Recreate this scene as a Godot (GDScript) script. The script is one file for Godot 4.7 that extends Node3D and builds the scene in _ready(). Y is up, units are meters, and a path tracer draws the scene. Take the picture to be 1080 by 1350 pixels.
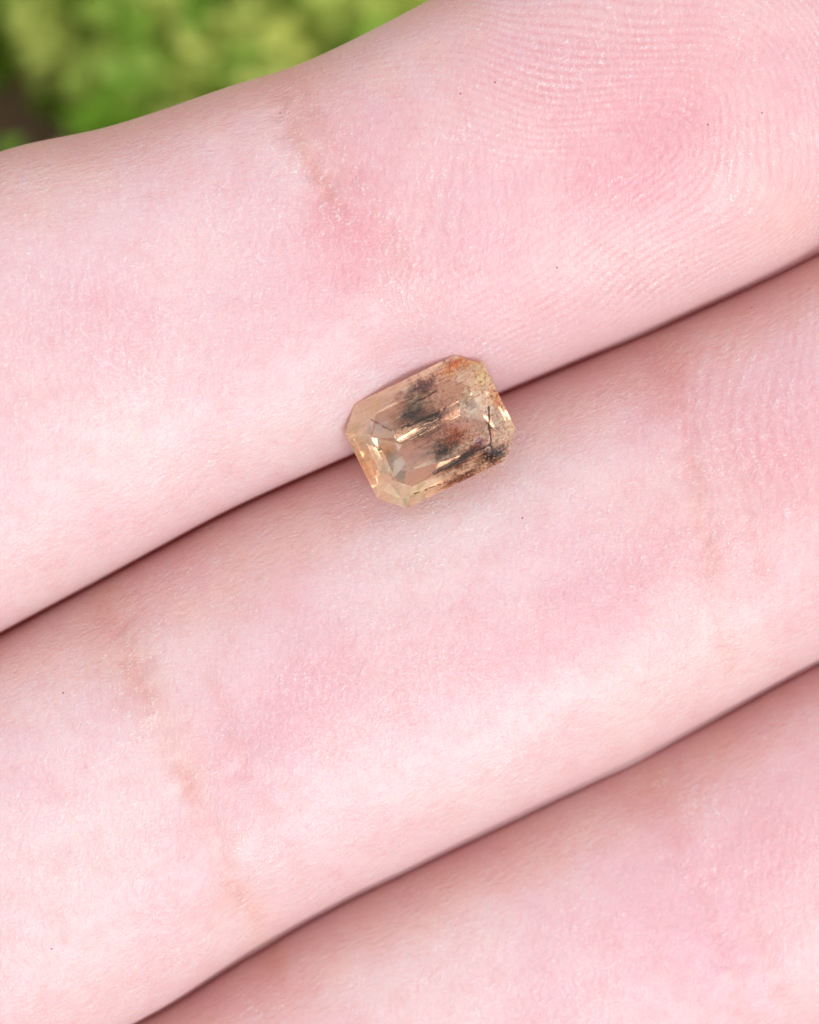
extends Node3D
# A rectangular champagne gemstone with cut corners, held in the groove between two fingers of an
# open hand, palm up, over a patch of moss. Lengths below are in millimetres in the plane of the hand
# (x right, y towards the index finger side, n out of the palm) and are turned to metres by MM.

const MM := 0.001
const TURN := 25.5                 # the fingers' direction in the plane of the hand, degrees
const PITCH := 76.0                # how steeply the photographer looks down, degrees
const HAND_HEIGHT := 0.118
const EYE := 0.35

var hx := Vector3(1, 0, 0)
var hy := Vector3(0, cos(deg_to_rad(PITCH)), -sin(deg_to_rad(PITCH)))
var hn := Vector3(0, sin(deg_to_rad(PITCH)), cos(deg_to_rad(PITCH)))
var ct := cos(deg_to_rad(TURN))
var sn := sin(deg_to_rad(TURN))
var hand_place := Transform3D()
var rng := RandomNumberGenerator.new()
var chunks := []


func _ready() -> void:
	rng.seed = 41
	hand_place = Transform3D(Basis(hx, hy, hn), Vector3(0, HAND_HEIGHT, 0))
	# --- camera, sky, sun, exposure
	var cam := Camera3D.new()
	cam.name = "camera"
	var lens := CameraAttributesPhysical.new()
	lens.frustum_focal_length = 12.0 / (22.5 / (EYE * 1000.0))
	lens.frustum_focus_distance = EYE - 0.0002
	lens.frustum_near = 0.02
	lens.frustum_far = 100.0
	lens.exposure_aperture = lens.frustum_focal_length / 5.2
	cam.attributes = lens
	add_child(cam)
	cam.current = true
	cam.near = 0.02
	cam.far = 100.0
	cam.fov = rad_to_deg(2.0 * atan(22.5 / (EYE * 1000.0)))
	cam.transform = Transform3D(Basis(hx, hy, hn), hand_place.origin + hn * EYE)
	var env := Environment.new()
	env.background_mode = Environment.BG_SKY
	var skym := ProceduralSkyMaterial.new()
	skym.sky_top_color = Color(0.83, 0.83, 0.86)
	skym.sky_horizon_color = Color(0.79, 0.79, 0.81)
	skym.sky_curve = 0.25
	skym.ground_bottom_color = Color(0.30, 0.31, 0.24)
	skym.ground_horizon_color = Color(0.60, 0.61, 0.58)
	skym.sun_angle_max = 1.0
	env.sky = Sky.new()
	env.sky.sky_material = skym
	env.tonemap_mode = Environment.TONE_MAPPER_LINEAR
	env.tonemap_exposure = 1.25
	env.sdfgi_enabled = true
	env.ssao_enabled = true
	env.ssil_enabled = true
	var we := WorldEnvironment.new()
	we.name = "world_environment"
	we.environment = env
	add_child(we)
	var sun := DirectionalLight3D.new()
	sun.name = "sun"
	sun.light_color = Color(1.0, 0.985, 0.96)
	sun.light_energy = 0.5
	sun.light_angular_distance = 30.0
	sun.shadow_enabled = true
	add_child(sun)
	var to_sun := (hx * 0.28 + hy * -0.44 + hn * 0.85).normalized()
	sun.transform = Transform3D(Basis.looking_at(-to_sun, Vector3.UP), Vector3.ZERO)
	# --- the place
	make_ground()
	make_moss()
	make_hand()
	make_gem()


# ------------------------------------------------------------------ helpers

func lin(r: float, g: float, b: float) -> Color:
	return Color(r, g, b).linear_to_srgb()


func tag(o: Node3D, label: String, category: String) -> void:
	o.set_meta("label", label)
	o.set_meta("category", category)


func mesh_node(called: String, mesh: Mesh, material: Material, parent: Node) -> MeshInstance3D:
	var o := MeshInstance3D.new()
	o.name = called
	o.mesh = mesh
	if material:
		o.material_override = material
	parent.add_child(o, true)
	return o


func noise(seed_: int, freq: float, octaves := 1, kind := FastNoiseLite.TYPE_SIMPLEX_SMOOTH) -> FastNoiseLite:
	var f := FastNoiseLite.new()
	f.seed = seed_
	f.frequency = freq
	f.noise_type = kind
	f.fractal_type = FastNoiseLite.FRACTAL_FBM if octaves > 1 else FastNoiseLite.FRACTAL_NONE
	f.fractal_octaves = octaves
	return f


func along(points: Array, a: float) -> float:      # smooth curve through [a, value] pairs
	var n := points.size()
	if a <= points[0][0]:
		return points[0][1]
	for i in n - 1:
		if a <= points[i + 1][0]:
			var x0: float = points[i][0]
			var x1: float = points[i + 1][0]
			var y0: float = points[i][1]
			var y1: float = points[i + 1][1]
			var m0 := (y1 - y0) / (x1 - x0)
			var m1 := m0
			if i > 0:
				m0 = (y1 - points[i - 1][1]) / (x1 - points[i - 1][0])
			if i < n - 2:
				m1 = (points[i + 2][1] - y0) / (points[i + 2][0] - x0)
			var h := x1 - x0
			var t := (a - x0) / h
			return (2*t*t*t - 3*t*t + 1) * y0 + (t*t*t - 2*t*t + t) * h * m0 + (-2*t*t*t + 3*t*t) * y1 + (t*t*t - t*t) * h * m1
	return points[n - 1][1]


func to_ab(px: float, py: float) -> Vector2:       # a point of the hand's plane, given on a 30-per-millimetre grid, along and across the fingers
	var x := (px - 540.0) / 30.0
	var y := (675.0 - py) / 30.0
	return Vector2(x * ct + y * sn, -x * sn + y * ct)


# ------------------------------------------------------------------ ground and moss

func make_ground() -> void:
	var img := Image.create(512, 512, false, Image.FORMAT_RGB8)
	var f := noise(5, 0.02, 4)
	var f2 := noise(6, 0.12, 2)
	for y in 512:
		for x in 512:
			var v := 0.5 + 0.5 * f.get_noise_2d(x, y)
			var g := 0.5 + 0.5 * f2.get_noise_2d(x, y)
			var c := Color(0.22, 0.135, 0.085).lerp(Color(0.48, 0.31, 0.21), clampf(v * 0.7 + g * 0.4 - 0.05, 0, 1))
			img.set_pixel(x, y, c.linear_to_srgb())
	var m := StandardMaterial3D.new()
	m.albedo_texture = ImageTexture.create_from_image(img)
	m.uv1_triplanar = true
	m.uv1_world_triplanar = true
	m.uv1_scale = Vector3(12, 12, 12)
	m.roughness = 0.95
	m.metallic_specular = 0.2
	var st := SurfaceTool.new()
	st.begin(Mesh.PRIMITIVE_TRIANGLES)
	var fn := noise(8, 40.0, 3)
	var fine := []
	for k in 61:
		fine.append(-0.15 + k * 0.005)
	var line := [-30.0, -6.0, -1.5, -0.5, -0.25] + fine + [0.25, 0.5, 1.5, 6.0, 30.0]
	var n := line.size()
	for j in n:
		for i in n:
			var inside: bool = absf(line[i]) < 0.2 and absf(line[j]) < 0.2
			st.add_vertex(Vector3(line[i], fn.get_noise_2d(line[i], line[j]) * 0.004 if inside else 0.0, line[j]))
	for j in n - 1:
		for i in n - 1:
			var p: int = j * n + i
			for q in [p, p + 1, p + n, p + 1, p + n + 1, p + n]:
				st.add_index(q)
	st.generate_normals()
	var o := mesh_node("ground", st.commit(), m, self)
	o.set_meta("kind", "structure")
	o.set_meta("label", "brown crumbly soil under the moss, out of focus")


func sprig_mesh() -> ArrayMesh:
	var st := SurfaceTool.new()
	st.begin(Mesh.PRIMITIVE_TRIANGLES)
	var r := RandomNumberGenerator.new()
	r.seed = 12
	for k in 24:
		var h := 1.0 - 0.045 * k - 0.02 * (k % 3)
		var a := k * 2.399
		var out := Vector3(cos(a), 0, sin(a))
		var side := Vector3(-sin(a), 0, cos(a))
		var len := (0.16 + 0.012 * k) * r.randf_range(0.8, 1.2)
		var w := len * 0.34
		var rise := 0.32 - 0.012 * k
		var root := Vector3(0, h - 0.1, 0)
		var mid := root + out * len * 0.55 + Vector3.UP * len * 0.5 * rise
		var tip := root + out * len + Vector3.UP * len * rise * 0.7
		for v in [root, mid - side * w, mid + side * w, mid - side * w, tip, mid + side * w]:
			st.add_vertex(v)
	for k in 3:
		var a := k * TAU / 3.0
		var b := a + TAU / 3.0
		var p := Vector3(cos(a), 0, sin(a)) * 0.03
		var q := Vector3(cos(b), 0, sin(b)) * 0.03
		for v in [p, q, Vector3(0, 1.0, 0)]:
			st.add_vertex(v)
	st.generate_normals()
	return st.commit()


func make_moss() -> void:
	var m := StandardMaterial3D.new()
	m.vertex_color_use_as_albedo = true
	m.roughness = 0.55
	m.backlight_enabled = true
	m.backlight = Color(0.4, 0.4, 0.3)
	var patch := noise(21, 130.0, 2)
	var tone := noise(23, 220.0, 2)
	var where := []
	var shades := PackedColorArray()
	var bare := Vector3(-0.0242, 0, -0.0512)         # the bare brown spot by the edge of the moss
	for j in 96:
		for i in 96:
			var x := -0.105 + i * 0.0019 + rng.randf_range(-0.0009, 0.0009)
			var z := -0.150 + j * 0.0019 + rng.randf_range(-0.0009, 0.0009)
			var d := Vector2(x - bare.x, z - bare.z)
			if Vector2(d.x * 1.0, d.y * 1.3).length() < 0.0082 + 0.002 * patch.get_noise_2d(x * 2.0, z * 2.0):
				continue
			if Vector2(x + 0.010, z + 0.052).length() > 0.085 + 0.012 * patch.get_noise_2d(x * 0.2, z * 0.2):
				continue
			var lump := patch.get_noise_2d(x, z)
			var h := 0.012 + 0.007 * clampf(lump * 1.3 + 0.35, 0.0, 1.0)
			var t := Transform3D(Basis.from_euler(Vector3(rng.randf_range(-0.45, 0.45), rng.randf() * TAU, rng.randf_range(-0.45, 0.45))).scaled(Vector3(h * 0.75, h, h * 0.75)), Vector3(x, -0.001, z))
			where.append(t)
			var k := clampf(0.55 + (x + 0.012) * 22.0 + 1.4 * tone.get_noise_2d(x, z) + rng.randf_range(-0.35, 0.35), 0.0, 1.0)
			var c := Color(0.22, 0.44, 0.02).lerp(Color(0.86, 0.92, 0.22), k)
			shades.append(c)
	var mm := MultiMesh.new()
	mm.transform_format = MultiMesh.TRANSFORM_3D
	mm.use_colors = true
	mm.mesh = sprig_mesh()
	mm.instance_count = where.size()
	for k in where.size():
		mm.set_instance_transform(k, where[k])
		mm.set_instance_color(k, shades[k])
	var o := MultiMeshInstance3D.new()
	o.name = "moss"
	o.multimesh = mm
	o.material_override = m
	add_child(o, true)
	tag(o, "bright yellow-green moss out of focus on the soil behind the hand", "moss")
	o.set_meta("kind", "stuff")


# ------------------------------------------------------------------ the hand

# Every finger: both edges as [along, across] curves, the depth of its axis, its half thickness, where its tip is.
# Creases: [along at across 0 of the finger, slope, depth, half width, from across, to across]; dents: [along, across, depth, radius].
# Tints: [x, y, radius along, radius across, r, g, b, amount] on the 30-per-millimetre grid; bands along the upper edges add painted warm shade.
func fingers() -> Array:
	return [
		{
			"top": [[-62, 22.0], [-40, 22.6], [-22, 23.6], [-9.3, 22.3], [-4.6, 21.25], [1.0, 20.55], [4.4, 20.1], [9.6, 20.15], [16, 20.5], [24, 20.2], [31, 19.4]],
			"low": [[-62, 4.0], [-40, 3.2], [-26, 2.6], [-18.5, 3.05], [-11.7, 3.38], [-7.1, 3.58], [-1.3, 3.45], [6.7, 3.1], [14.6, 2.8], [21.3, 2.8], [31, 3.6]],
			"axis": [[-62, -9.0], [-20, -5.6], [0, -5.5], [31, -5.0]], "thick": [[-62, 9.0], [-20, 7.6], [2, 6.9], [14, 7.3], [31, 6.4]],
			"tip": 31.0, "round": 12.0, "power": 2.75, "from": -19.5, "to": 27.5, "size": [1880, 1080], "seed": 100, "kind": "loop",
			"creases": [[3.0, -0.06, 0.17, 0.55, 1.5, 9.0], [4.3, -0.10, 0.07, 0.35, -2.0, 8.0]],
			"dents": [[3.4, 19.0, 0.2, 2.2], [2.6, 5.2, 0.75, 2.7]],
			"tints": [
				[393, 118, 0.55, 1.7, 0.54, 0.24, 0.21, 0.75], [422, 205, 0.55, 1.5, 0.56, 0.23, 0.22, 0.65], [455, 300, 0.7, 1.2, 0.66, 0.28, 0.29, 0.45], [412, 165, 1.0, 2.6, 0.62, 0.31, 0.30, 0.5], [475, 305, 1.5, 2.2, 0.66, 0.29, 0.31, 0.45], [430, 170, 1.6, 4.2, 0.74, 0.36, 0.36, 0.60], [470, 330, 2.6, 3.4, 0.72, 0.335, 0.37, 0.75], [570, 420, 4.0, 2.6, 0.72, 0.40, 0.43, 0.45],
				[860, 190, 5.2, 3.6, 0.74, 0.345, 0.39, 0.75], [900, 60, 12.0, 4.0, 0.75, 0.42, 0.42, 0.65], [760, 280, 9.0, 4.0, 0.73, 0.38, 0.42, 0.50],
				[120, 430, 4.0, 2.2, 0.73, 0.42, 0.45, 0.45], [650, 250, 2.2, 2.0, 0.78, 0.53, 0.55, 0.5], [330, 230, 4.0, 2.5, 0.78, 0.56, 0.55, 0.7],
				[90, 230, 8.0, 1.7, 0.73, 0.46, 0.42, 0.55], [290, 560, 9.0, 3.0, 0.78, 0.58, 0.57, 0.6], [850, 380, 5.0, 1.8, 0.72, 0.47, 0.49, 0.5],
				[1040, 260, 3.0, 3.5, 0.77, 0.47, 0.45, 0.6], [640, 100, 8.0, 2.0, 0.75, 0.43, 0.42, 0.5],
			],
		},
		{
			"top": [[-66, 3.0], [-30, 2.7], [-18.5, 3.02], [-11.7, 3.35], [-7.1, 3.56], [-1.3, 3.42], [6.7, 3.02], [14.6, 2.66], [21.3, 2.62], [40, 2.4]],
			"low": [[-66, -15.5], [-34, -15.8], [-20.1, -15.35], [-14.7, -14.68], [-10.2, -14.40], [-6.9, -14.38], [-0.9, -14.32], [4.6, -14.34], [8.8, -14.15], [13.3, -13.95], [24, -13.7], [40, -12.8]],
			"axis": [[-66, -11.0], [-20, -8.8], [0, -8.4], [10, -8.9], [22, -9.6], [40, -10.2]], "thick": [[-66, 9.5], [-20, 7.9], [0, 7.2], [11, 6.9], [22, 7.4], [40, 6.6]],
			"tip": 40.0, "round": 12.0, "power": 2.75, "from": -27.5, "to": 22.5, "size": [2000, 1080], "seed": 200, "kind": "bars",
			"creases": [[11.6, 0.26, 0.11, 0.5, -6.5, 6.0], [13.6, 0.20, 0.05, 0.35, -5.0, 5.0], [-14.0, 0.02, 0.13, 0.6, -8.0, 9.0], [-11.2, 0.03, 0.06, 0.45, -8.0, 3.0]],
			"dents": [[12.6, 1.8, 0.35, 1.6], [-14.0, 2.0, 0.3, 1.6], [-14.0, -13.0, 0.2, 1.6]],
			"tints": [
				[884, 492, 0.8, 2.1, 0.60, 0.24, 0.20, 0.75], [132, 800, 0.5, 1.0, 0.58, 0.29, 0.23, 0.6], [152, 856, 0.45, 1.2, 0.62, 0.32, 0.25, 0.6], [178, 905, 0.4, 0.9, 0.60, 0.37, 0.32, 0.5], [196, 880, 0.3, 0.9, 0.66, 0.38, 0.32, 0.5], [905, 600, 0.4, 1.5, 0.68, 0.34, 0.33, 0.4], [880, 490, 1.5, 2.6, 0.68, 0.30, 0.27, 0.8], [140, 840, 1.6, 2.4, 0.70, 0.37, 0.31, 0.65], [700, 560, 13.0, 1.6, 0.70, 0.40, 0.36, 0.55],  # last band and the next: gap shade painted in, with skin redness
				[350, 760, 10.0, 1.8, 0.72, 0.43, 0.38, 0.55], [1010, 620, 6.0, 4.5, 0.72, 0.355, 0.37, 0.75], [900, 720, 2.2, 3.0, 0.73, 0.40, 0.41, 0.6],
				[740, 850, 6.5, 1.9, 0.73, 0.40, 0.44, 0.75], [400, 930, 5.0, 2.0, 0.73, 0.42, 0.46, 0.7], [170, 890, 1.4, 2.4, 0.68, 0.45, 0.40, 0.6],
				[280, 1120, 3.2, 2.0, 0.70, 0.45, 0.48, 0.7], [330, 970, 1.4, 1.3, 0.64, 0.45, 0.46, 0.4], [250, 1020, 0.8, 4.0, 0.78, 0.50, 0.40, 0.5],
				[320, 1200, 0.9, 2.5, 0.79, 0.52, 0.42, 0.5], [100, 1080, 4.5, 4.0, 0.80, 0.63, 0.61, 0.9], [620, 700, 7.0, 2.4, 0.79, 0.60, 0.58, 0.8],
				[640, 1000, 12.0, 2.6, 0.79, 0.61, 0.60, 0.75], [520, 870, 4.0, 1.6, 0.74, 0.44, 0.44, 0.4], [850, 640, 3.0, 2.0, 0.78, 0.56, 0.53, 0.5],
				[930, 880, 5.0, 2.5, 0.78, 0.55, 0.53, 0.6], [440, 1090, 5.0, 2.5, 0.77, 0.55, 0.57, 0.5],
			],
		},
		{
			"top": [[-66, -15.6], [-34, -15.8], [-20.1, -15.4], [-14.7, -14.88], [-10.2, -14.54], [-0.9, -14.46], [8.8, -14.28], [13.3, -14.06], [32, -14.2]],
			"low": [[-66, -33.0], [-34, -32.6], [-15, -31.2], [0, -30.6], [5, -30.2], [14, -30.0], [32, -28.6]],
			"axis": [[-66, -13.0], [-20, -13.4], [0, -13.5], [32, -13.8]], "thick": [[-66, 9.0], [-20, 7.6], [0, 7.0], [5, 6.8], [14, 7.2], [32, 6.2]],
			"tip": 32.0, "round": 11.0, "power": 2.75, "from": -22.5, "to": 15.5, "size": [1140, 810], "seed": 300, "kind": "bars",
			"creases": [[4.2, 0.05, 0.07, 0.6, -9.0, 6.0], [6.0, 0.05, 0.04, 0.5, -9.0, 0.0]],
			"dents": [[4.4, -15.5, 0.4, 1.6], [-14.4, -15.0, 0.35, 0.8]],
			"tints": [
				[870, 1060, 1.3, 2.0, 0.70, 0.36, 0.34, 0.6], [600, 1180, 12.0, 1.5, 0.74, 0.44, 0.38, 0.6], [1000, 1120, 6.0, 4.0, 0.73, 0.39, 0.42, 0.75],  # the long band is warm shade along the upper gap, painted in
				[560, 1290, 8.0, 2.8, 0.79, 0.58, 0.56, 0.7], [830, 1250, 4.5, 3.0, 0.75, 0.46, 0.50, 0.6], [960, 1270, 1.4, 2.8, 0.78, 0.50, 0.57, 0.5], [350, 1330, 4.0, 1.6, 0.73, 0.43, 0.39, 0.6],
			],
		},
	]


const BASE := Vector3(0.765, 0.54, 0.545)
const REACH := 13.5                 # the printed half of a finger, in millimetres of arc to either side of its middle line
const ROW := 180                    # steps across that half


# The cross-section of a finger, a rounded box, walked in steps of equal length: [angle] for the palm side, from the low edge to the top edge.
func section(power: float) -> Dictionary:
	var n := 4000
	var len := PackedFloat32Array([0.0])
	var last := Vector2(-8.9, 0)
	for k in range(1, n + 1):
		var p := rounded(PI - PI * k / n, power, 8.9, 7.2)
		len.append(len[k - 1] + p.distance_to(last))
		last = p
	var angles := PackedFloat32Array()
	var k := 0
	for i in ROW + 1:
		var want := len[n] * i / ROW
		while k < n and len[k + 1] < want:
			k += 1
		angles.append(PI - PI * minf(k + (want - len[k]) / maxf(len[mini(k + 1, n)] - len[k], 1e-9), n) / n)
	return {"angles": angles, "half": len[n] * 0.5}


func rounded(t: float, power: float, w: float, h: float) -> Vector2:
	var c := cos(t)
	var s := sin(t)
	return Vector2(w * signf(c) * pow(absf(c), 2.0 / power), h * signf(s) * pow(absf(s), 2.0 / power))


func end_shape(f: Dictionary, a: float) -> float:  # 1 along the finger, falling to 0 at its tip
	var t: float = (a - (f.tip - f.round)) / f.round
	return 1.0 if t <= 0.0 else pow(maxf(0.0, 1.0 - pow(t, 2.3)), 1.0 / 2.3)


func relief(f: Dictionary, a: float, b: float, bc: float, n1: FastNoiseLite, n2: FastNoiseLite) -> float:
	var h := n1.get_noise_2d(a, b) * 0.12 + n2.get_noise_2d(a, b) * 0.02
	var wob := n1.get_noise_2d(a * 0.3 + 70.0, b * 3.0) * 0.5 + n2.get_noise_2d(40.0, b * 1.6) * 0.25
	var o := b - bc
	for c in f.creases:
		var da: float = (a - (c[0] + c[1] * o) - wob) / c[3]
		if absf(da) < 3.0:
			var m := smoothstep(c[4] - 1.0, c[4] + 1.5, o) * (1.0 - smoothstep(c[5] - 1.5, c[5] + 1.0, o))
			h -= c[2] * 1.25 * exp(-da * da) * m * (0.75 + 0.5 * n2.get_noise_2d(a * 0.2, b))
	for d in f.dents:
		var r2: float = ((a - d[0]) * (a - d[0]) + (b - d[1]) * (b - d[1])) / (d[3] * d[3])
		if r2 < 6.0:
			h -= d[2] * exp(-r2)
	return h


func finger_surface(mesh: ArrayMesh, f: Dictionary) -> void:
	var sec := section(f.power)
	var n1 := noise(f.seed + 1, 0.16, 2)
	var n2 := noise(f.seed + 2, 0.55, 2)
	var back := 36
	var ring := ROW + 1 + back
	var stations := PackedFloat32Array()
	var a: float = f.top[0][0]
	while a < f.tip:
		stations.append(a)
		a += 0.16 if a > f.from - 1.0 and a < f.to + 1.0 else 1.0
		if a > f.tip - 2.0:
			a += 0.0 if a < f.to + 1.0 else -0.75
	stations.append(f.tip - 0.02)
	stations.append(f.tip - 0.0005)
	var count := stations.size()
	var pos := PackedVector3Array()
	var uv := PackedVector2Array()
	pos.resize(count * (ring + 1))
	uv.resize(count * (ring + 1))
	var angles: PackedFloat32Array = sec.angles
	var half: float = sec.half
	for i in count:
		a = stations[i]
		var bt := along(f.top, a)
		var bl := along(f.low, a)
		var bc := (bt + bl) * 0.5
		var e := end_shape(f, a)
		var w := (bt - bl) * 0.5 * e
		var h := along(f.thick, a) * e
		var nc := along(f.axis, a) - (1.0 - e) * 1.5
		for j in ring + 1:
			var t := 0.0
			var v := 0.0
			if j <= ROW:
				t = angles[j]
				v = (-half + 2.0 * half * j / ROW + REACH) / (2.0 * REACH)
			else:
				var k := float(j - ROW) / (back + 1)
				t = -PI * k
				v = (half - 2.0 * half * k + REACH) / (2.0 * REACH)
				if j == ring:
					t = -PI
			var p := rounded(t, f.power, w, h)
			if j > ROW and p.x < 0.0:                 # the side that presses against the next finger, below the gap
				p.x -= 1.9 * e * smoothstep(0.0, 0.6, -sin(t)) * (1.0 - smoothstep(0.7, 1.0, -sin(t)))
			var b := bc + p.x
			if j <= ROW and e > 0.3:
				var out := Vector2(p.x / (w * w), p.y / (h * h)).normalized()
				var r := relief(f, a, b, bc, n1, n2) * smoothstep(0.3, 0.8, e) * smoothstep(0.0, 0.85, sin(t))
				b += out.x * r
				p.y += out.y * r
			pos[i * (ring + 1) + j] = Vector3(a * ct - b * sn, a * sn + b * ct, nc + p.y) * MM
			uv[i * (ring + 1) + j] = Vector2((a - f.from) / (f.to - f.from), v)
	var nor := PackedVector3Array()
	nor.resize(pos.size())
	var index := PackedInt32Array()
	var s := ring + 1
	for i in count:
		var i0 := maxi(i - 1, 0)
		var i1 := mini(i + 1, count - 1)
		for j in s:
			var j0 := j - 1 if j > 0 else s - 2
			var j1 := j + 1 if j < s - 1 else 1
			var n := (pos[i * s + j1] - pos[i * s + j0]).cross(pos[i1 * s + j] - pos[i0 * s + j])
			nor[i * s + j] = n.normalized() if n.length_squared() > 1e-30 else Vector3(ct, sn, 0)
	# which way the faces turn: outward, by the middle of the palm side
	if nor[(count / 3) * s + ROW / 2].z < 0.0:
		for k in nor.size():
			nor[k] = -nor[k]
	for i in count - 1:
		for j in s - 1:
			var p := i * s + j
			for q in [p, p + 1, p + s, p + 1, p + s + 1, p + s]:
				index.append(q)
	var x := pos[index[0 + 3000]]
	var turn := (pos[index[3001]] - x).cross(pos[index[3002]] - x)
	if turn.dot(nor[index[3000]]) > 0.0:
		for k in index.size() / 3:
			var q := index[k * 3 + 1]
			index[k * 3 + 1] = index[k * 3 + 2]
			index[k * 3 + 2] = q
	var arrays := []
	arrays.resize(Mesh.ARRAY_MAX)
	arrays[Mesh.ARRAY_VERTEX] = pos
	arrays[Mesh.ARRAY_NORMAL] = nor
	arrays[Mesh.ARRAY_TEX_UV] = uv
	arrays[Mesh.ARRAY_INDEX] = index
	mesh.add_surface_from_arrays(Mesh.PRIMITIVE_TRIANGLES, arrays)


# Broad colour of the skin (red of blood, pale pads, creases, painted warm shade on upper sides) on a coarse grid, then how strong ridges, fine lines and flakes with painted glints are.
func coarse_maps(f: Dictionary) -> Array:
	var gw := 200
	var gh := 112
	var col := Image.create(gw, gh, false, Image.FORMAT_RGBF)
	var mask := Image.create(gw, gh, false, Image.FORMAT_RGBF)
	var sec := section(f.power)
	var half: float = sec.half
	var n1 := noise(f.seed + 11, 0.13, 2)
	var n2 := noise(f.seed + 12, 0.45, 2)
	var n3 := noise(f.seed + 13, 0.30, 2)
	var spots := []
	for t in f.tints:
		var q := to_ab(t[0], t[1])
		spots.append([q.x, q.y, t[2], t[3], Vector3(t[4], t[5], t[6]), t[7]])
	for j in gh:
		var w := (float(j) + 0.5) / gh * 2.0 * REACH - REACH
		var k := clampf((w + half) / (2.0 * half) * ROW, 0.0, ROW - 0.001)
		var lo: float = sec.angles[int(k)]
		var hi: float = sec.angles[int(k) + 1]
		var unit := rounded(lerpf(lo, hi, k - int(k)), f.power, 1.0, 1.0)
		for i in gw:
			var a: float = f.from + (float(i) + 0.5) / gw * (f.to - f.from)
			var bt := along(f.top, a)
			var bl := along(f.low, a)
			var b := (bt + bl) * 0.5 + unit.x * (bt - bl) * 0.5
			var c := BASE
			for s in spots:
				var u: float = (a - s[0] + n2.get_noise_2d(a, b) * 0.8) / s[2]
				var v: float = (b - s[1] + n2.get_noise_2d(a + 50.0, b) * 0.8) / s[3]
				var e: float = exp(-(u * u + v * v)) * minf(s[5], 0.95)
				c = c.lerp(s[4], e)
			for cr in f.creases:
				var o := unit.x * (bt - bl) * 0.5
				var dc: float = (a - (cr[0] + cr[1] * o) - n2.get_noise_2d(a * 0.3 + 9.0, b * 0.9) * 0.4) / 0.45
				if absf(dc) < 3.0:
					var cm: float = smoothstep(cr[4] - 1.5, cr[4] + 1.0, o) * (1.0 - smoothstep(cr[5] - 1.0, cr[5] + 1.5, o))
					c = c.lerp(Vector3(0.66, 0.32, 0.27), exp(-dc * dc) * cm * clampf(cr[2] * 4.6, 0.0, 0.75) * clampf(0.55 + n1.get_noise_2d(a + 33.0, b * 2.0), 0.15, 1.0))
			c = c.lerp(Vector3(0.78, 0.475, 0.37), 0.75 * smoothstep(4.0, 10.0, w + n2.get_noise_2d(a, b + 80.0) * 1.5))  # warm shade on each finger's upper side, painted into the skin colour
			var p := n1.get_noise_2d(a, b)
			c = c.lerp(Vector3(0.72, 0.41, 0.45), clampf(p * 0.45, 0.0, 0.4))
			c = c.lerp(Vector3(0.79, 0.60, 0.57), clampf(-p * 0.5, 0.0, 0.4))
			c = c.lerp(Vector3(0.72, 0.38, 0.38), clampf(n2.get_noise_2d(a + 20.0, b) * 0.35, 0.0, 0.3))
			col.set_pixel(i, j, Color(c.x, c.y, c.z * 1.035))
			var mid := 1.0 - smoothstep(5.0, 10.0, absf(w))
			var distal: bool = (f.kind == "loop" and a > 3.5)
			var ridge := 0.0
			if f.kind == "loop":
				ridge = smoothstep(3.5, 8.0, a) * (1.0 - 0.5 * smoothstep(8.0, 11.5, absf(w))) + 0.25 * (1.0 - smoothstep(3.5, 8.0, a)) * mid
			else:
				var dip: float = f.creases[0][0]
				ridge = mid * 0.20 + (0.15 if f.seed == 300 else 0.55) * smoothstep(dip + 0.5, dip + 3.5, a) * (1.0 - smoothstep(7.0, 11.0, absf(w)))
			var line := 0.35 + 0.65 * smoothstep(3.0, 8.0, absf(w))
			if distal:
				line *= 0.5
			var flake_glint := clampf(0.30 + 1.3 * n3.get_noise_2d(a, b), 0.05, 1.0) * (1.0 - 0.5 * smoothstep(7.0, 11.0, absf(w)))
			for cr in f.creases:
				var da: float = a - (cr[0] + cr[1] * unit.x * 8.8)
				flake_glint += 0.25 * exp(-da * da / 2.0)
			mask.set_pixel(i, j, Color(ridge, line, flake_glint))
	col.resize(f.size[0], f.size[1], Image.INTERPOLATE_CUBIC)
	mask.resize(f.size[0], f.size[1], Image.INTERPOLATE_BILINEAR)
	return [col.get_data().to_float32_array(), mask.get_data().to_float32_array()]


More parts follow.
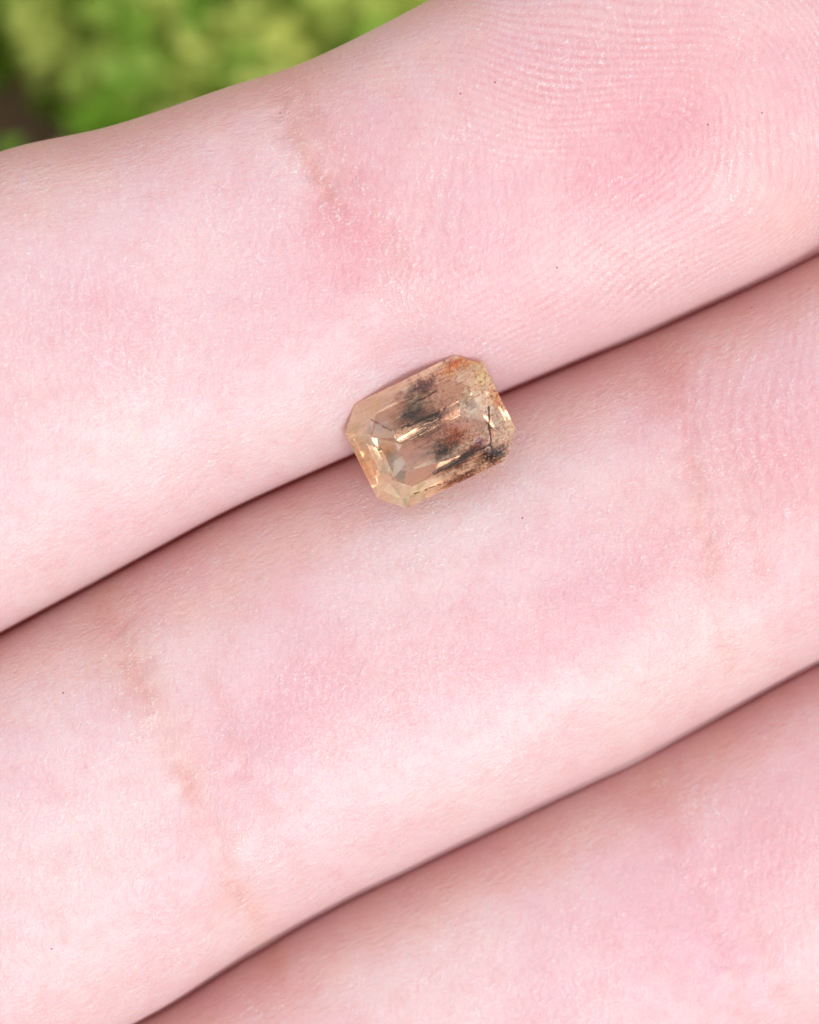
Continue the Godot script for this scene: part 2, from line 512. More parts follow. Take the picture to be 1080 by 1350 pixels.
# Rows y0 .. y1 of the skin's colour, relief and gloss at the finest scale: friction ridges, fine lines, pores and dry flakes, with glints painted in.
func skin_rows(f: Dictionary, maps: Array, y0: int, y1: int, tools: Dictionary) -> Array:
	var tw: int = f.size[0]
	var th: int = f.size[1]
	var col: PackedFloat32Array = maps[0]
	var mask: PackedFloat32Array = maps[1]
	var rgb := PackedByteArray()
	var high := PackedFloat32Array()
	var gloss := PackedByteArray()
	rgb.resize((y1 - y0) * tw * 3)
	high.resize((y1 - y0) * tw)
	gloss.resize((y1 - y0) * tw)
	var loop: bool = f.kind == "loop"
	var big: FastNoiseLite = tools.big
	var mid: FastNoiseLite = tools.mid
	var fine: FastNoiseLite = tools.fine
	var grain: FastNoiseLite = tools.grain
	var cell: FastNoiseLite = tools.cell
	var glyph: FastNoiseLite = tools.glyph
	var glyph2: FastNoiseLite = tools.glyph2
	var lut: PackedByteArray = tools.lut
	var n1 := Vector2(cos(deg_to_rad(57.0)), sin(deg_to_rad(57.0)))
	var n2 := Vector2(cos(deg_to_rad(-80.0)), sin(deg_to_rad(-80.0)))
	var pitch := 0.385 if loop else 0.56
	var step: float = (f.to - f.from) / tw
	var at := 0
	for y in range(y0, y1):
		var w := (float(y) + 0.5) / th * 2.0 * REACH - REACH
		for x in tw:
			var a: float = f.from + (x + 0.5) * step
			var o := (y * tw + x) * 3
			var big_v := big.get_noise_2d(a, w)
			var mid_v := mid.get_noise_2d(a, w)
			# friction ridges
			var warp := big_v * 0.9 + mid_v * 0.10
			var ridge := sin(TAU * (a * 0.92 - w * 0.40 + warp) / 0.56)
			if loop:
				var p := Vector2(a - 16.7 + big_v * 0.5, w + 2.1)
				var d1 := p.dot(n1)
				var d2 := p.dot(n2)
				var top_d := maxf(d1, d2)
				var phi := top_d + 0.45 * log(1.0 + exp(-absf(d1 - d2) / 0.45))
				if p.x * n1.y - p.y * n1.x > 0.0 and p.y * n2.x - p.x * n2.y > 0.0:
					phi = maxf(phi, lerpf(phi, p.length(), smoothstep(0.0, 3.0, p.length())))
				var inside := smoothstep(0.6, 2.4, -phi)
				var r2 := sin(TAU * (phi + big_v * 0.5 + mid_v * 0.03) / pitch)
				ridge = lerpf(r2, ridge, inside)
			# fine wrinkles along the finger, and their crossing set
			var fine_v := fine.get_noise_2d(a * 1.1 + w * 0.25, w * 4.6 - a * 0.45 + mid_v * 0.9)
			var cross_v := fine.get_noise_2d(a * 4.4 - w * 1.7 + 300.0 + mid_v * 1.0, w * 1.4 + a * 0.3)
			var g := grain.get_noise_2d(a, w)
			var pore := cell.get_noise_2d(a, w)           # -1 at the middle of a cell .. 0 and more at its border
			# the small polygons that furrows cut the skin into: drawn out along the finger at its sides, across it in the middle
			var mr := mask[o]
			var st := mask[o + 1]
			var ga := a * lerpf(1.45, 0.75, st) + mid_v * 0.25
			var gw := w * lerpf(0.75, 1.5, st) + a * 0.22 + cross_v * 0.10
			var deep := (1.0 - smoothstep(0.03, 0.20, glyph.get_noise_2d(ga, gw) + 1.0)) * clampf(0.55 + mid_v * 1.4, 0.0, 1.0)
			var dry_glint := (1.0 - smoothstep(0.03, 0.16, glyph2.get_noise_2d(ga + 60.0, gw * 1.1) + 1.0)) * clampf(0.15 + big_v * 0.8 + g * 0.9 + cross_v * 0.7, 0.0, 1.0)  # pale lines: parched skin, and glints painted into the colour
			var ml := mask[o + 1]
			var mf := mask[o + 2]
			mr *= clampf(0.70 + big_v * 0.6, 0.35, 1.0) * (0.45 + 0.55 * clampf(0.5 + mid_v * 1.3, 0.0, 1.0))
			var fl := clampf((g * 0.6 + mid_v * 0.25 + cross_v * 0.55 * (1.1 - ml) + fine_v * 0.55 * ml + ridge * mr * 0.24 - 0.56 + mf * 0.25) * 4.0, 0.0, 1.0)  # white flecks: flaking skin together with painted glints
			high[at] = 0.5 + ridge * mr * (0.09 + 0.10 * pore) + fine_v * ml * 0.12 + cross_v * (1.15 - ml) * 0.12 + pore * 0.11 + g * 0.09 + fl * 0.14 - deep * 0.10 * maxf(0.0, 1.0 - 1.6 * mr) + dry_glint * 0.08
			var dip := clampf(-ridge * mr, 0.0, 1.0) * 0.19 + clampf(-fine_v * ml - 0.06, 0.0, 1.0) * 0.19 + clampf(-cross_v * (1.1 - ml) - 0.06, 0.0, 1.0) * 0.17
			dip += deep * 0.075 * maxf(0.0, 1.0 - 1.6 * mr)
			var lift := dry_glint * 0.26 + clampf(ridge * mr, 0.0, 1.0) * 0.07 + clampf(fine_v * ml - 0.05, 0.0, 1.0) * 0.12 + clampf(cross_v * (1.1 - ml) - 0.05, 0.0, 1.0) * 0.11 + fl * 0.38 + g * 0.03
			var r := col[o] * (1.0 - dip * 0.22) * (1.0 + g * 0.02)
			var gr := col[o + 1] * (1.0 - dip * 0.75) * (1.0 + g * 0.04)
			var bl := col[o + 2] * (1.0 - dip * 0.65) * (1.0 + g * 0.04)
			r += (0.90 - r) * lift
			gr += (0.82 - gr) * lift
			bl += (0.82 - bl) * lift
			rgb[at * 3] = lut[clampi(int(r * 1023.0), 0, 1023)]
			rgb[at * 3 + 1] = lut[clampi(int(gr * 1023.0), 0, 1023)]
			rgb[at * 3 + 2] = lut[clampi(int(bl * 1023.0), 0, 1023)]
			gloss[at] = clampi(int((0.45 - fl * 0.18 + mid_v * 0.06 - mf * 0.05) * 255.0), 0, 255)
			at += 1
	return [rgb, high, gloss]


func furrows(seed_: int, freq: float) -> FastNoiseLite:
	var n := noise(seed_, freq, 1, FastNoiseLite.TYPE_CELLULAR)
	n.cellular_return_type = FastNoiseLite.RETURN_DISTANCE2_SUB
	return n


func skin_material(f: Dictionary, lut: PackedByteArray) -> StandardMaterial3D:
	var maps := coarse_maps(f)
	var tools := {
		"big": noise(f.seed + 31, 0.12, 1), "mid": noise(f.seed + 32, 0.8, 2), "fine": noise(f.seed + 33, 0.9, 2),
		"grain": noise(f.seed + 34, 6.5, 2), "glyph": furrows(f.seed + 36, 1.7), "glyph2": furrows(f.seed + 37, 2.6), "cell": noise(f.seed + 35, 2.6, 1, FastNoiseLite.TYPE_CELLULAR), "lut": lut,
	}
	var th: int = f.size[1]
	var parts := 12
	chunks = []
	chunks.resize(parts)
	var work := func(k: int) -> void:
		chunks[k] = skin_rows(f, maps, k * th / parts, (k + 1) * th / parts, tools)
	var group := WorkerThreadPool.add_group_task(work, parts, -1, true)
	WorkerThreadPool.wait_for_group_task_completion(group)
	var rgb := PackedByteArray()
	var high := PackedFloat32Array()
	var gloss := PackedByteArray()
	for k in parts:
		rgb.append_array(chunks[k][0])
		high.append_array(chunks[k][1])
		gloss.append_array(chunks[k][2])
	chunks = []
	var sec := section(f.power)
	for p in [[652, 111], [366, 142], [733, 352], [931, 166], [996, 400], [688, 680], [80, 912], [66, 1252], [1003, 152], [605, 122]]:
		var q := to_ab(p[0], p[1])
		var bt := along(f.top, q.x)
		var bl := along(f.low, q.x)
		if q.y > bt - 0.3 or q.y < bl + 0.3:
			continue
		var want := (q.y - (bt + bl) * 0.5) / ((bt - bl) * 0.5)
		for j in ROW:
			if rounded(sec.angles[j], f.power, 1.0, 1.0).x <= want and rounded(sec.angles[j + 1], f.power, 1.0, 1.0).x > want:
				var half: float = sec.half
				var cy := int((-half + 2.0 * half * j / ROW + REACH) / (2.0 * REACH) * th)
				var cx := int((q.x - f.from) / (f.to - f.from) * f.size[0])
				for dy in range(-2, 3):
					for dx in range(-2, 3):
						var t: int = ((cy + dy) * f.size[0] + cx + dx) * 3
						if dx * dx + dy * dy < 3 and t >= 0 and t < rgb.size() - 3:
							for k in 3:
								rgb[t + k] = int(rgb[t + k] * [0.72, 0.52, 0.54][k])
	var m := plain_skin()
	m.albedo_color = Color.WHITE
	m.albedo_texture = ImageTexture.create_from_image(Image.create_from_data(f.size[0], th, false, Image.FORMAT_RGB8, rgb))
	m.roughness = 1.0
	m.roughness_texture = ImageTexture.create_from_image(Image.create_from_data(f.size[0], th, false, Image.FORMAT_L8, gloss))
	m.heightmap_enabled = true
	m.heightmap_scale = 0.009
	m.heightmap_texture = ImageTexture.create_from_image(Image.create_from_data(f.size[0], th, false, Image.FORMAT_RF, high.to_byte_array()))
	m.texture_repeat = false
	return m


func plain_skin() -> StandardMaterial3D:
	var m := StandardMaterial3D.new()
	m.albedo_color = lin(BASE.x, BASE.y, BASE.z)
	m.roughness = 0.5
	m.metallic_specular = 0.5
	m.subsurf_scatter_enabled = true
	m.subsurf_scatter_strength = 0.38
	return m


# A limb with an oval cross-section through [x, y, n, half width, half thickness] stations in the hand's plane.
func limb(st: SurfaceTool, path: Array, first: int) -> int:
	var sides := 40
	var rings := []
	for i in path.size():
		var p := Vector3(path[i][0], path[i][1], path[i][2])
		var q0: Array = path[maxi(i - 1, 0)]
		var q1: Array = path[mini(i + 1, path.size() - 1)]
		var dir := (Vector3(q1[0], q1[1], q1[2]) - Vector3(q0[0], q0[1], q0[2])).normalized()
		var side := Vector3(0, 0, 1).cross(dir).normalized()
		var up := dir.cross(side)
		for k in sides:
			var r := rounded(TAU * k / sides, 2.4, path[i][3], path[i][4])
			st.add_vertex((p + side * r.x + up * r.y) * MM)
		rings.append(p)
	for i in path.size() - 1:
		for k in sides:
			var a := first + i * sides + k
			var b := first + i * sides + (k + 1) % sides
			for q in [a, b, a + sides, b, b + sides, a + sides]:
				st.add_index(q)
	return first + path.size() * sides


func ab(a: float, b: float, n: float, w: float, h: float) -> Array:
	return [a * ct - b * sn, a * sn + b * ct, n, w, h]


func make_hand() -> void:
	var lut := PackedByteArray()
	for k in 1024:
		lut.append(int(Color(k / 1023.0, 0, 0).linear_to_srgb().r * 255.0 + 0.5))
	var mesh := ArrayMesh.new()
	var mats := []
	for f in fingers():
		finger_surface(mesh, f)
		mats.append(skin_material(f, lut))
	# palm, wrist, little finger and thumb, beyond the picture's edge
	var st := SurfaceTool.new()
	st.begin(Mesh.PRIMITIVE_TRIANGLES)
	var n := 0
	n = limb(st, [ab(-50, -11, -13, 33, 6), ab(-56, -11, -13, 38, 9), ab(-66, -11, -14, 40.5, 12), ab(-85, -11, -16, 41, 14.5), ab(-105, -10, -18, 39, 16.5), ab(-125, -9, -19, 34, 18), ab(-145, -9, -20, 29, 18.5), ab(-165, -9, -21, 27.5, 19), ab(-200, -9, -22, 30, 22), ab(-240, -9, -22, 33, 26), ab(-242, -9, -22, 1, 1)], n)
	n = limb(st, [ab(-70, -43, -15, 8.5, 8), ab(-50, -42, -16, 8.6, 8.2), ab(-30, -40.5, -17, 8.2, 7.6), ab(-12, -39, -17.5, 7.6, 7), ab(0, -38.5, -17.5, 7.4, 6.6), ab(8, -38, -18, 6.6, 5.8), ab(12, -38, -18, 4.6, 4.2), ab(13.6, -38, -18, 0.5, 0.5)], n)
	n = limb(st, [ab(-128, 8, -16, 15, 13), ab(-108, 26, -12, 14, 12.5), ab(-90, 40, -10, 11.5, 10.5), ab(-74, 50, -9, 10.5, 9.2), ab(-60, 56, -9, 10.8, 8.6), ab(-50, 60, -9.5, 9, 7), ab(-44, 62, -10, 5.5, 4.5), ab(-42, 62.7, -10, 0.6, 0.6)], n)
	st.generate_normals()
	st.commit(mesh)
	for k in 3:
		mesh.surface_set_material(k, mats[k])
	mesh.surface_set_material(3, plain_skin())
	var o := mesh_node("hand", mesh, null, self)
	o.transform = hand_place
	tag(o, "open hand with pale pink skin, its fingers side by side holding a gemstone", "hand")


# ------------------------------------------------------------------ the gemstone

var gem_middle := Vector3.ZERO


func flat(st: SurfaceTool, pts: Array) -> void:      # one flat facet, turned outward
	var n: Vector3 = (pts[1] - pts[0]).cross(pts[2] - pts[0]).normalized()
	var mid := Vector3.ZERO
	for p in pts:
		mid += p / pts.size()
	var outward := n.dot(mid - gem_middle) > 0.0
	if not outward:
		n = -n
	for k in range(1, pts.size() - 1):
		for q in ([pts[0], pts[k + 1], pts[k]] if outward else [pts[0], pts[k], pts[k + 1]]):
			st.set_normal(n)
			st.set_uv(Vector2(q.x / 7.0 + 0.5, 0.5 - q.y / 5.3))
			st.add_vertex(q * MM)


func octagon(l: float, w: float, c: float, z: float, d: float) -> Array:   # half length, half width, corner cut
	return [
		Vector3(-l, w - c, z), Vector3(-l, -w + c, z), Vector3(-l + c * d, -w, z), Vector3(l - c * d, -w, z),
		Vector3(l, -w + c, z), Vector3(l, w - c, z), Vector3(l - c * d, w, z), Vector3(-l + c * d, w, z),
	]


func facet_node(called: String, rings: Array, material: Material, parent: Node) -> void:
	var st := SurfaceTool.new()
	st.begin(Mesh.PRIMITIVE_TRIANGLES)
	for r in rings:
		flat(st, r)
	mesh_node(called, st.commit(), material, parent)


func make_gem() -> void:
	var root := Node3D.new()
	root.name = "gemstone"
	add_child(root, true)
	tag(root, "small champagne gemstone with cut corners, smoky and rusty inside, lying between two fingers", "gemstone")
	var turn := Basis(Vector3(0, 0, 1), deg_to_rad(26.0)) * Basis(Vector3(0, 1, 0), deg_to_rad(-4.0)) * Basis(Vector3(1, 0, 0), deg_to_rad(3.0))
	root.transform = hand_place * Transform3D(turn, Vector3((571.0 - 540.0) / 30.0, (675.0 - 563.0) / 30.0, -3.05) * MM)
	var clear := glass(Color(1.0, 1.0, 1.0, 0.19), 0.02)
	clear.albedo_texture = zoning()
	clear.texture_repeat = false
	var hazy: StandardMaterial3D = clear.duplicate()
	hazy.albedo_color = Color(1.0, 1.0, 1.0, 0.40)
	var worn := glass(Color(1.0, 0.86, 0.66, 0.55), 0.35)
	gem_middle = Vector3(0, 0, 2.0)
	# from the keel up: three steps of the pavilion, the girdle, the crown, the table
	var steps := [
		octagon(1.45, 0.015, 0.007, 0.17, 1.0), octagon(2.30, 1.12, 0.40, 0.88, 1.0), octagon(2.95, 1.92, 0.70, 1.68, 1.0), octagon(3.42, 2.57, 0.97, 2.52, 1.0),
	]
	var edge: Array = octagon(3.42, 2.57, 0.97, 2.64, 1.0)
	var tab := octagon(2.42, 1.78, 0.66, 3.22, 1.0)
	var pav := []
	var cut := RandomNumberGenerator.new()
	cut.seed = 3
	for i in [1, 2]:
		for k in 8:
			steps[i][k] += Vector3(cut.randf_range(-0.10, 0.10), cut.randf_range(-0.06, 0.06), cut.randf_range(-0.04, 0.04))
	var girdle := []
	for k in 8:
		var j := (k + 1) % 8
		for i in 3:
			pav.append([steps[i][k], steps[i][j], steps[i + 1][j]])
			pav.append([steps[i][k], steps[i + 1][j], steps[i + 1][k]])
		girdle.append([steps[3][k], steps[3][j], edge[j], edge[k]])
		facet_node("crown_facet", [[edge[k], edge[j], tab[j], tab[k]]], hazy, root)
	pav.append(steps[0])
	facet_node("pavilion", pav, glass(Color(1.0, 0.87, 0.75, 0.0), 0.07), root)
	facet_node("girdle", girdle, worn, root)
	facet_node("table", [tab], clear, root)
	make_inclusions(root)


# The stone's colour zones, with glints and reflections painted in, from the left end's peach over smoky grey to orange and rust at the right.
func zoning() -> ImageTexture:
	var zones := []
	for z in [
		[484, 602, 0.55, 1.35, 1.0, 0.56, 0.30, 0.98], [466, 560, 0.35, 0.45, 0.97, 0.72, 0.44, 0.8], [505, 556, 0.40, 0.30, 0.86, 0.74, 0.74, 0.85], [514, 586, 0.42, 0.42, 0.95, 0.54, 0.30, 0.85],
		[530, 606, 0.36, 0.46, 1.0, 0.95, 0.86, 0.98], [545, 642, 1.10, 0.30, 0.96, 0.80, 0.56, 0.9], [558, 594, 0.60, 0.34, 0.78, 0.71, 0.66, 0.9], [500, 528, 0.55, 0.30, 0.90, 0.68, 0.42, 0.8],
		[546, 539, 0.90, 0.40, 0.17, 0.16, 0.145, 0.93], [590, 584, 0.55, 0.32, 0.10, 0.11, 0.10, 0.98], [604, 605, 0.85, 0.22, 0.15, 0.11, 0.10, 0.92], [560, 560, 0.70, 0.26, 0.19, 0.18, 0.16, 0.88],
		[570, 555, 1.00, 0.80, 0.24, 0.21, 0.19, 0.72], [573, 545, 0.48, 0.24, 0.06, 0.066, 0.06, 0.95], [560, 503, 0.75, 0.28, 0.30, 0.12, 0.08, 0.95], [535, 518, 0.45, 0.24, 0.48, 0.30, 0.23, 0.8], [533, 560, 0.32, 0.30, 0.42, 0.32, 0.25, 0.7],
		[614, 504, 0.95, 0.50, 1.0, 0.70, 0.50, 0.97], [603, 476, 0.80, 0.27, 0.93, 0.44, 0.10, 0.98], [642, 488, 0.42, 0.45, 0.98, 0.70, 0.34, 0.9], [628, 536, 0.50, 0.42, 1.0, 0.88, 0.84, 0.95],
		[657, 514, 0.40, 0.55, 1.0, 0.52, 0.24, 0.98], [604, 568, 0.50, 0.30, 0.58, 0.20, 0.07, 0.98], [626, 583, 0.42, 0.26, 0.28, 0.09, 0.03, 0.95], [637, 573, 0.20, 0.22, 0.46, 0.34, 0.56, 0.9],
		[655, 592, 0.70, 0.38, 0.13, 0.065, 0.06, 0.98], [649, 550, 0.13, 0.50, 0.20, 0.08, 0.04, 0.9], [674, 548, 0.30, 0.40, 0.96, 0.66, 0.46, 0.9], [612, 624, 0.95, 0.24, 0.34, 0.19, 0.16, 0.92],
	]:
		var q := spot(z[0], z[1], 0.0)
		zones.append([q.x, q.y, 1.0 / z[2], 1.0 / z[3], Vector3(z[4], z[5], z[6]), z[7]])
	var lines := []
	for l in [
		[533, 557, 592, 530, 0.035, 0.16, 0.07, 0.06], [576, 618, 642, 583, 0.04, 0.20, 0.08, 0.07], [610, 596, 654, 577, 0.05, 0.10, 0.04, 0.03], [548, 525, 578, 509, 0.04, 0.22, 0.10, 0.08],
		[534, 566, 590, 541, 0.03, 0.62, 0.55, 0.52], [525, 533, 556, 517, 0.025, 0.70, 0.60, 0.54], [548, 644, 590, 630, 0.025, 0.36, 0.22, 0.17], [645, 482, 647, 566, 0.025, 0.97, 0.88, 0.80],  # the last, pale line is an internal reflection, painted in
		[648, 530, 652, 590, 0.05, 0.16, 0.07, 0.05], [493, 546, 521, 560, 0.035, 0.40, 0.26, 0.17], [522, 560, 530, 588, 0.03, 0.98, 0.94, 0.90], [494, 571, 524, 572, 0.02, 0.96, 0.88, 0.82],
		[625, 560, 648, 559, 0.02, 0.98, 0.95, 0.93], [493, 573, 514, 632, 0.03, 0.99, 0.80, 0.58], [598, 466, 596, 500, 0.02, 0.60, 0.27, 0.08],
	]:
		var p := spot(l[0], l[1], 0.0)
		var d := spot(l[2], l[3], 0.0) - p
		lines.append([p.x, p.y, d.x, d.y, d.length_squared(), l[4], Vector3(l[5], l[6], l[7])])
	var img := Image.create(560, 424, false, Image.FORMAT_RGB8)
	var f := noise(91, 1.6, 3)
	var g := noise(92, 3.6, 4)
	var streak := noise(93, 1.0, 2)
	for y in 424:
		for x in 560:
			var u := ((x + 0.5) / 560.0 - 0.5) * 7.0
			var v := (0.5 - (y + 0.5) / 424.0) * 5.3
			var wu := u + f.get_noise_2d(u, v) * 0.30 + g.get_noise_2d(u, v) * 0.10
			var wv := v + f.get_noise_2d(u + 40.0, v) * 0.22 + g.get_noise_2d(u + 40.0, v) * 0.08
			var c := Vector3(0.97, 0.75, 0.58)
			for z in zones:
				var du: float = (wu - z[0]) * z[2]
				var dv: float = (wv - z[1]) * z[3]
				var r := du * du + dv * dv
				if r < 5.0:
					c = c.lerp(z[4], exp(-r) * z[5])
			var right := smoothstep(-0.6, 1.0, u)
			var s := g.get_noise_2d(u * 1.3 + 9.0, v * 1.3)
			c *= 1.0 + s * (0.10 + 0.28 * right) + streak.get_noise_2d(u * 0.9, v * 9.0) * (0.10 + 0.16 * smoothstep(-1.6, -0.4, u))
			var fleck := clampf((g.get_noise_2d(u * 1.1 + 70.0, v * 1.1) - 0.32) * 5.0, 0.0, 1.0) * right
			c = c.lerp(Vector3(0.42, 0.17, 0.08), fleck * 0.45)
			var glint := clampf((g.get_noise_2d(u * 2.2 + 170.0, v * 2.2) - 0.34) * 8.0, 0.0, 1.0)
			c = c.lerp(Vector3(0.97, 0.90, 0.82), glint * (0.25 + 0.5 * right))  # bright sparkle painted into the stone's colour
			c = c.clamp(Vector3.ONE * 0.01, Vector3.ONE)
			for l in lines:
				var t: float = clampf(((u - l[0]) * l[2] + (v - l[1]) * l[3]) / l[4], 0.0, 1.0)
				var off := Vector2(wu * 0.25 + u * 0.75 - l[0] - l[2] * t, wv * 0.25 + v * 0.75 - l[1] - l[3] * t).length()
				c = c.lerp(l[6], 0.85 * (1.0 - smoothstep(l[5] * 0.5, l[5] * 1.5, off)))
			var light := smoothstep(0.25, 0.75, c.y)
			c = Vector3(pow(c.x, lerpf(2.1, 1.0, light)), pow(c.y, lerpf(2.2, 1.4, light)), pow(c.z, lerpf(2.2, 1.45, light)))
			img.set_pixel(x, y, lin(c.x, c.y, c.z))
	return ImageTexture.create_from_image(img)


func glass(tint: Color, rough: float) -> StandardMaterial3D:
	var m := StandardMaterial3D.new()
	m.albedo_color = tint
	m.refraction_enabled = true
	m.refraction_scale = 0.076
	m.roughness = rough
	return m


func spot(px: float, py: float, z: float) -> Vector3:  # a place inside the stone
	var v := Vector2(px - 571.0, 563.0 - py) / 30.0
	return Vector3(v.x * cos(deg_to_rad(26)) + v.y * sin(deg_to_rad(26)), -v.x * sin(deg_to_rad(26)) + v.y * cos(deg_to_rad(26)), z)


# A healed crack in the stone: a bent, ragged film of specks, more or less dense.
func veil(root: Node3D, called: String, at: Vector3, l: float, w: float, lean: Vector3, seed_: int, c0: Color, c1: Color, most: float, freq := 0.05, sharp := 2.0, bias := 0.62) -> void:
	var size := 160
	var img := Image.create(size, size, false, Image.FORMAT_RGBA8)
	var f := noise(seed_, freq, 4)
	var g := noise(seed_ + 1, freq * 3.0, 2)
	for y in size:
		for x in size:
			var u := 2.0 * (x + 0.5) / size - 1.0
			var v := 2.0 * (y + 0.5) / size - 1.0
			var r := sqrt(u * u + v * v) + 0.45 * f.get_noise_2d(x * 0.5 + 400.0, y * 0.5)
			var d := clampf((0.88 - r) * 3.0, 0.0, 1.0)
			var n := clampf(bias + sharp * (f.get_noise_2d(x, y) * 0.7 + g.get_noise_2d(x, y) * 0.5), 0.0, 1.0)
			var c := c0.lerp(c1, clampf(0.5 + 1.4 * g.get_noise_2d(x + 90.0, y), 0.0, 1.0)).linear_to_srgb()
			img.set_pixel(x, y, Color(c.r, c.g, c.b, d * n * most))
	var m := StandardMaterial3D.new()
	m.albedo_texture = ImageTexture.create_from_image(img)
	m.transparency = BaseMaterial3D.TRANSPARENCY_ALPHA
	m.roughness = 0.6
	if called == "milky_veil":
		m.backlight_enabled = true
		m.backlight = Color(1, 1, 1)
	m.texture_repeat = false
	var st := SurfaceTool.new()
	st.begin(Mesh.PRIMITIVE_TRIANGLES)
	var k := 12
	for j in k + 1:
		for i in k + 1:
			var u := 2.0 * i / k - 1.0
			var v := 2.0 * j / k - 1.0
			st.set_uv(Vector2(float(i) / k, float(j) / k))
			st.add_vertex(Vector3(u * l, v * w, 0.10 * g.get_noise_2d(i * 9.0, j * 9.0) * minf(l, w)) * MM)
	for j in k:
		for i in k:
			var p := j * (k + 1) + i
			for q in [p, p + 1, p + k + 1, p + 1, p + k + 2, p + k + 1]:
				st.add_index(q)
	st.generate_normals()
	var o := mesh_node(called, st.commit(), m, root)
	o.transform = Transform3D(Basis.from_euler(lean * PI / 180.0), at * MM)


func crystal(st: SurfaceTool, at: Vector3, size: Vector3, turn: Basis, r: RandomNumberGenerator) -> void:
	var top := at + turn * Vector3(0, 0, size.z)
	var low := at - turn * Vector3(0, 0, size.z)
	var ring := []
	var n := 5
	for k in n:
		var q := r.randf_range(0.65, 1.0)
		ring.append(at + turn * Vector3(cos(TAU * k / n) * size.x * q, sin(TAU * k / n) * size.y * q, r.randf_range(-0.2, 0.2) * size.z))
	gem_middle = at
	for k in n:
		flat(st, [ring[k], ring[(k + 1) % n], top])
		flat(st, [ring[k], ring[(k + 1) % n], low])


func solid(r: float, g: float, b: float, rough := 0.4) -> StandardMaterial3D:
	var m := StandardMaterial3D.new()
	m.albedo_color = lin(r, g, b)
	m.roughness = rough
	return m


# Crystals strewn round a place, joined into one part.
func strew(root: Node3D, called: String, count: int, at: Vector3, spread: Vector3, small: float, large: float, material: Material, seed_: int) -> void:
	var r := RandomNumberGenerator.new()
	r.seed = seed_
	var st := SurfaceTool.new()
	st.begin(Mesh.PRIMITIVE_TRIANGLES)
	for k in count:
		var p := at + Vector3(r.randfn(0, spread.x), r.randfn(0, spread.y), r.randf_range(-spread.z, spread.z))
		p.x = clampf(p.x, -2.9, 2.9)
		p.y = clampf(p.y, -1.95, 1.95)
		p.z = minf(p.z, 2.86 - 0.75 * maxf(0.0, maxf(absf(p.x) - 2.4, absf(p.y) - 1.7)))
		var s := small + (large - small) * pow(r.randf(), 3.0)
		crystal(st, p, Vector3(s * r.randf_range(0.6, 1.4), s * r.randf_range(0.5, 1.0), s * r.randf_range(0.2, 0.5)), Basis.from_euler(Vector3(r.randf_range(-0.7, 0.7), r.randf_range(-0.7, 0.7), r.randf() * TAU)), r)
	var o := mesh_node(called, st.commit(), material, root)
	o.set_meta("kind", "stuff")


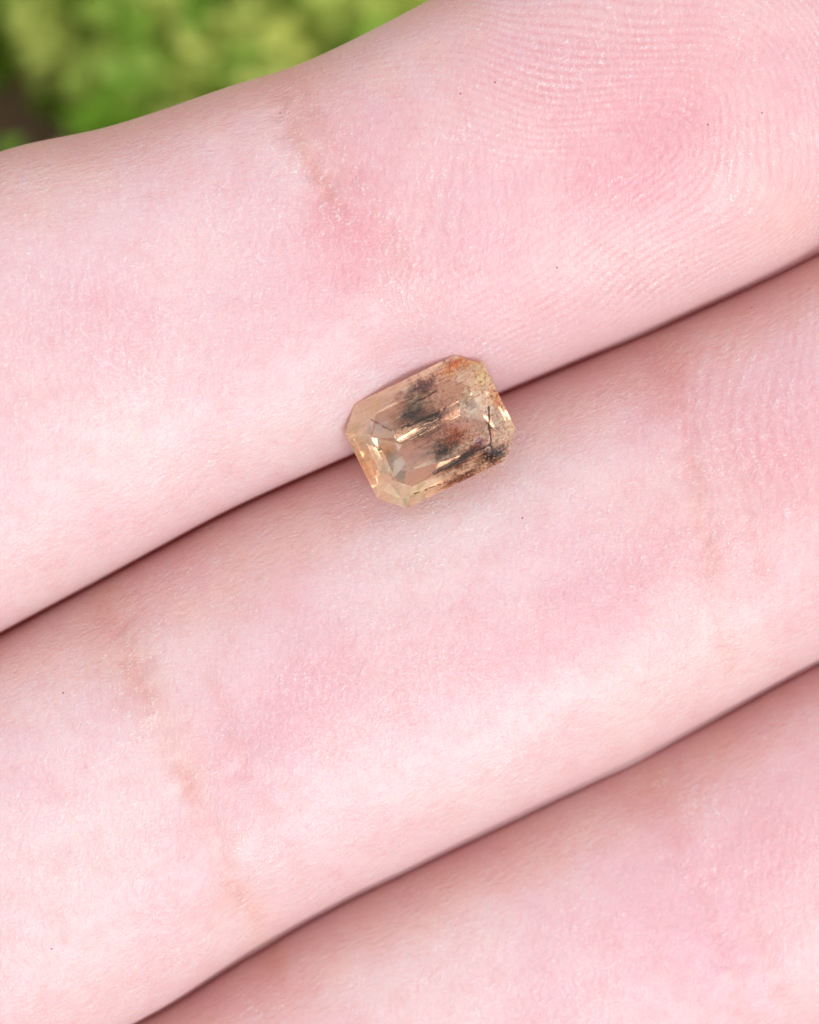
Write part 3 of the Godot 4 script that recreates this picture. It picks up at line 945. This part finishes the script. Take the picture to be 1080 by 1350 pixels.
func make_inclusions(root: Node3D) -> void:
	var r := RandomNumberGenerator.new()
	r.seed = 77
	# smoky clouds in the middle and towards the lower right corner
	veil(root, "smoky_veil", spot(548, 538, 2.92), 1.10, 0.70, Vector3(3, 2, 0), 11, Color(0.07, 0.07, 0.062), Color(0.20, 0.165, 0.14), 0.86, 0.03, 1.3, 0.62)
	veil(root, "smoky_veil", spot(588, 584, 2.86), 1.15, 0.55, Vector3(-3, 2, -10), 12, Color(0.06, 0.066, 0.06), Color(0.18, 0.15, 0.13), 0.86, 0.03, 1.3, 0.65)
	veil(root, "smoky_veil", spot(554, 516, 2.85), 0.95, 0.42, Vector3(4, 0, 0), 13, Color(0.12, 0.08, 0.065), Color(0.30, 0.19, 0.14), 0.80, 0.03, 1.5, 0.65)
	veil(root, "smoky_veil", spot(650, 590, 2.74), 0.80, 0.50, Vector3(-8, 8, 10), 14, Color(0.10, 0.055, 0.05), Color(0.26, 0.15, 0.13), 0.9, 0.05, 2.0, 0.75)
	# peach coloured clouds in the upper right, a paler one at the left end
	veil(root, "milky_veil", spot(617, 482, 2.70), 1.05, 0.36, Vector3(10, 0, 0), 23, Color(0.78, 0.38, 0.10), Color(0.85, 0.58, 0.28), 0.84, 0.06, 2.0, 0.8)
	# rusty films
	veil(root, "rusty_veil", spot(608, 570, 3.06), 0.66, 0.40, Vector3(3, -3, -14), 31, Color(0.52, 0.19, 0.07), Color(0.72, 0.40, 0.22), 0.92, 0.06, 2.5, 0.75)
	veil(root, "rusty_veil", spot(566, 503, 2.95), 0.60, 0.22, Vector3(4, 3, 5), 32, Color(0.22, 0.08, 0.05), Color(0.46, 0.22, 0.14), 0.88, 0.07, 3.0)
	veil(root, "rusty_veil", spot(655, 545, 2.76), 0.30, 0.85, Vector3(4, 16, 0), 33, Color(0.50, 0.20, 0.08), Color(0.68, 0.40, 0.25), 0.80, 0.08, 3.0)
	# haze close under the sloping facets round the table
	veil(root, "smoky_veil", Vector3(1.2, -2.12, 2.80), 1.5, 0.46, Vector3(36, 0, 0), 44, Color(0.20, 0.11, 0.10), Color(0.52, 0.33, 0.28), 0.9, 0.06, 1.8, 0.75)
	veil(root, "smoky_veil", Vector3(2.80, -0.9, 2.84), 0.46, 0.8, Vector3(0, 31, 0), 47, Color(0.09, 0.05, 0.045), Color(0.40, 0.24, 0.17), 0.88, 0.07, 2.5, 0.65)
	# dark needles that run with the stone
	var dark := solid(0.10, 0.045, 0.035, 0.4)
	for d in [[562, 546, 3.0, 1.1, 0.045], [592, 533, 3.0, 0.35, 0.025], [590, 607, 2.9, 0.85, 0.035], [622, 588, 2.95, 0.62, 0.05], [545, 520, 2.62, 0.30, 0.03], [556, 519, 2.60, 0.42, 0.04], [575, 509, 2.6, 0.35, 0.04], [546, 641, 2.3, 0.36, 0.018], [654, 556, 2.6, 0.42, 0.03]]:
		var st := SurfaceTool.new()
		st.begin(Mesh.PRIMITIVE_TRIANGLES)
		var along_edge: float = 92.0 if d[0] == 654 else r.randf_range(-3, 4)
		crystal(st, spot(d[0], d[1], d[2]), Vector3(d[3], d[4] * 1.5, d[4]), Basis(Vector3(0, 0, 1), deg_to_rad(along_edge)) * Basis(Vector3(1, 0, 0), r.randf_range(-0.6, 0.6)), r)
		mesh_node("dark_needle", st.commit(), dark, root)
	# flat cracks, their mirrored sky painted in as a pale colour
	var pale := solid(0.88, 0.82, 0.80, 0.25)
	for d in [[[500, 551], [514, 548], [526, 564], [522, 571], [494, 570]], [[524, 601], [534, 594], [538, 604], [526, 620], [519, 624]]]:
		var st := SurfaceTool.new()
		st.begin(Mesh.PRIMITIVE_TRIANGLES)
		var top := []
		var low := []
		var mid := Vector3.ZERO
		for k in d.size():
			var p := spot(d[k][0], d[k][1], 2.72 + 0.05 * k)
			top.append(p)
			low.append(p - Vector3(0, 0, 0.02))
			mid += p / d.size()
		gem_middle = mid - Vector3(0, 0, 0.01)
		flat(st, top)
		flat(st, low)
		for k in d.size():
			flat(st, [top[k], top[(k + 1) % d.size()], low[(k + 1) % d.size()], low[k]])
		mesh_node("bright_crack", st.commit(), pale, root)
	# coloured sparks: glints and flecks painted as colour on small crystals
	for d in [[518, 524, 0.07, 0.75, 0.04, 0.62], [517, 557, 0.05, 0.45, 0.05, 0.30], [567, 557, 0.05, 0.45, 0.10, 0.45], [637, 577, 0.10, 0.32, 0.20, 0.42], [667, 596, 0.07, 0.30, 0.14, 0.34], [514, 528, 0.05, 0.95, 0.95, 0.9], [630, 478, 0.07, 0.95, 0.85, 0.5], [637, 604, 0.05, 0.95, 0.92, 0.88], [656, 519, 0.09, 0.9, 0.75, 0.55], [583, 583, 0.06, 0.75, 0.5, 0.28]]:
		var st := SurfaceTool.new()
		st.begin(Mesh.PRIMITIVE_TRIANGLES)
		crystal(st, spot(d[0], d[1], 2.70), Vector3(d[2], d[2] * 0.7, d[2] * 0.4), Basis(Vector3(0, 0, 1), r.randf() * TAU), r)
		mesh_node("coloured_spark", st.commit(), solid(d[3], d[4], d[5], 0.2), root)
	# grains
	strew(root, "rust_grains", 90, spot(612, 570, 2.45), Vector3(0.55, 0.38, 0.30), 0.02, 0.11, solid(0.30, 0.09, 0.03), 1)
	strew(root, "rust_grains", 60, spot(668, 545, 2.30), Vector3(0.22, 0.65, 0.25), 0.02, 0.09, solid(0.42, 0.16, 0.06), 2)
	strew(root, "rust_grains", 50, spot(566, 500, 2.4), Vector3(0.5, 0.22, 0.25), 0.02, 0.10, solid(0.16, 0.055, 0.035), 3)
	strew(root, "dark_grains", 80, spot(655, 590, 2.3), Vector3(0.40, 0.35, 0.30), 0.015, 0.08, solid(0.05, 0.03, 0.025), 4)
	strew(root, "dark_grains", 60, spot(590, 548, 2.4), Vector3(1.0, 0.45, 0.30), 0.015, 0.06, solid(0.06, 0.05, 0.045), 5)
	strew(root, "pale_grains", 160, spot(615, 508, 2.4), Vector3(0.8, 0.6, 0.35), 0.012, 0.055, solid(0.86, 0.74, 0.62, 0.25), 6)
	strew(root, "pale_grains", 50, spot(505, 590, 2.2), Vector3(0.5, 0.9, 0.3), 0.010, 0.04, solid(0.9, 0.82, 0.7, 0.25), 7)
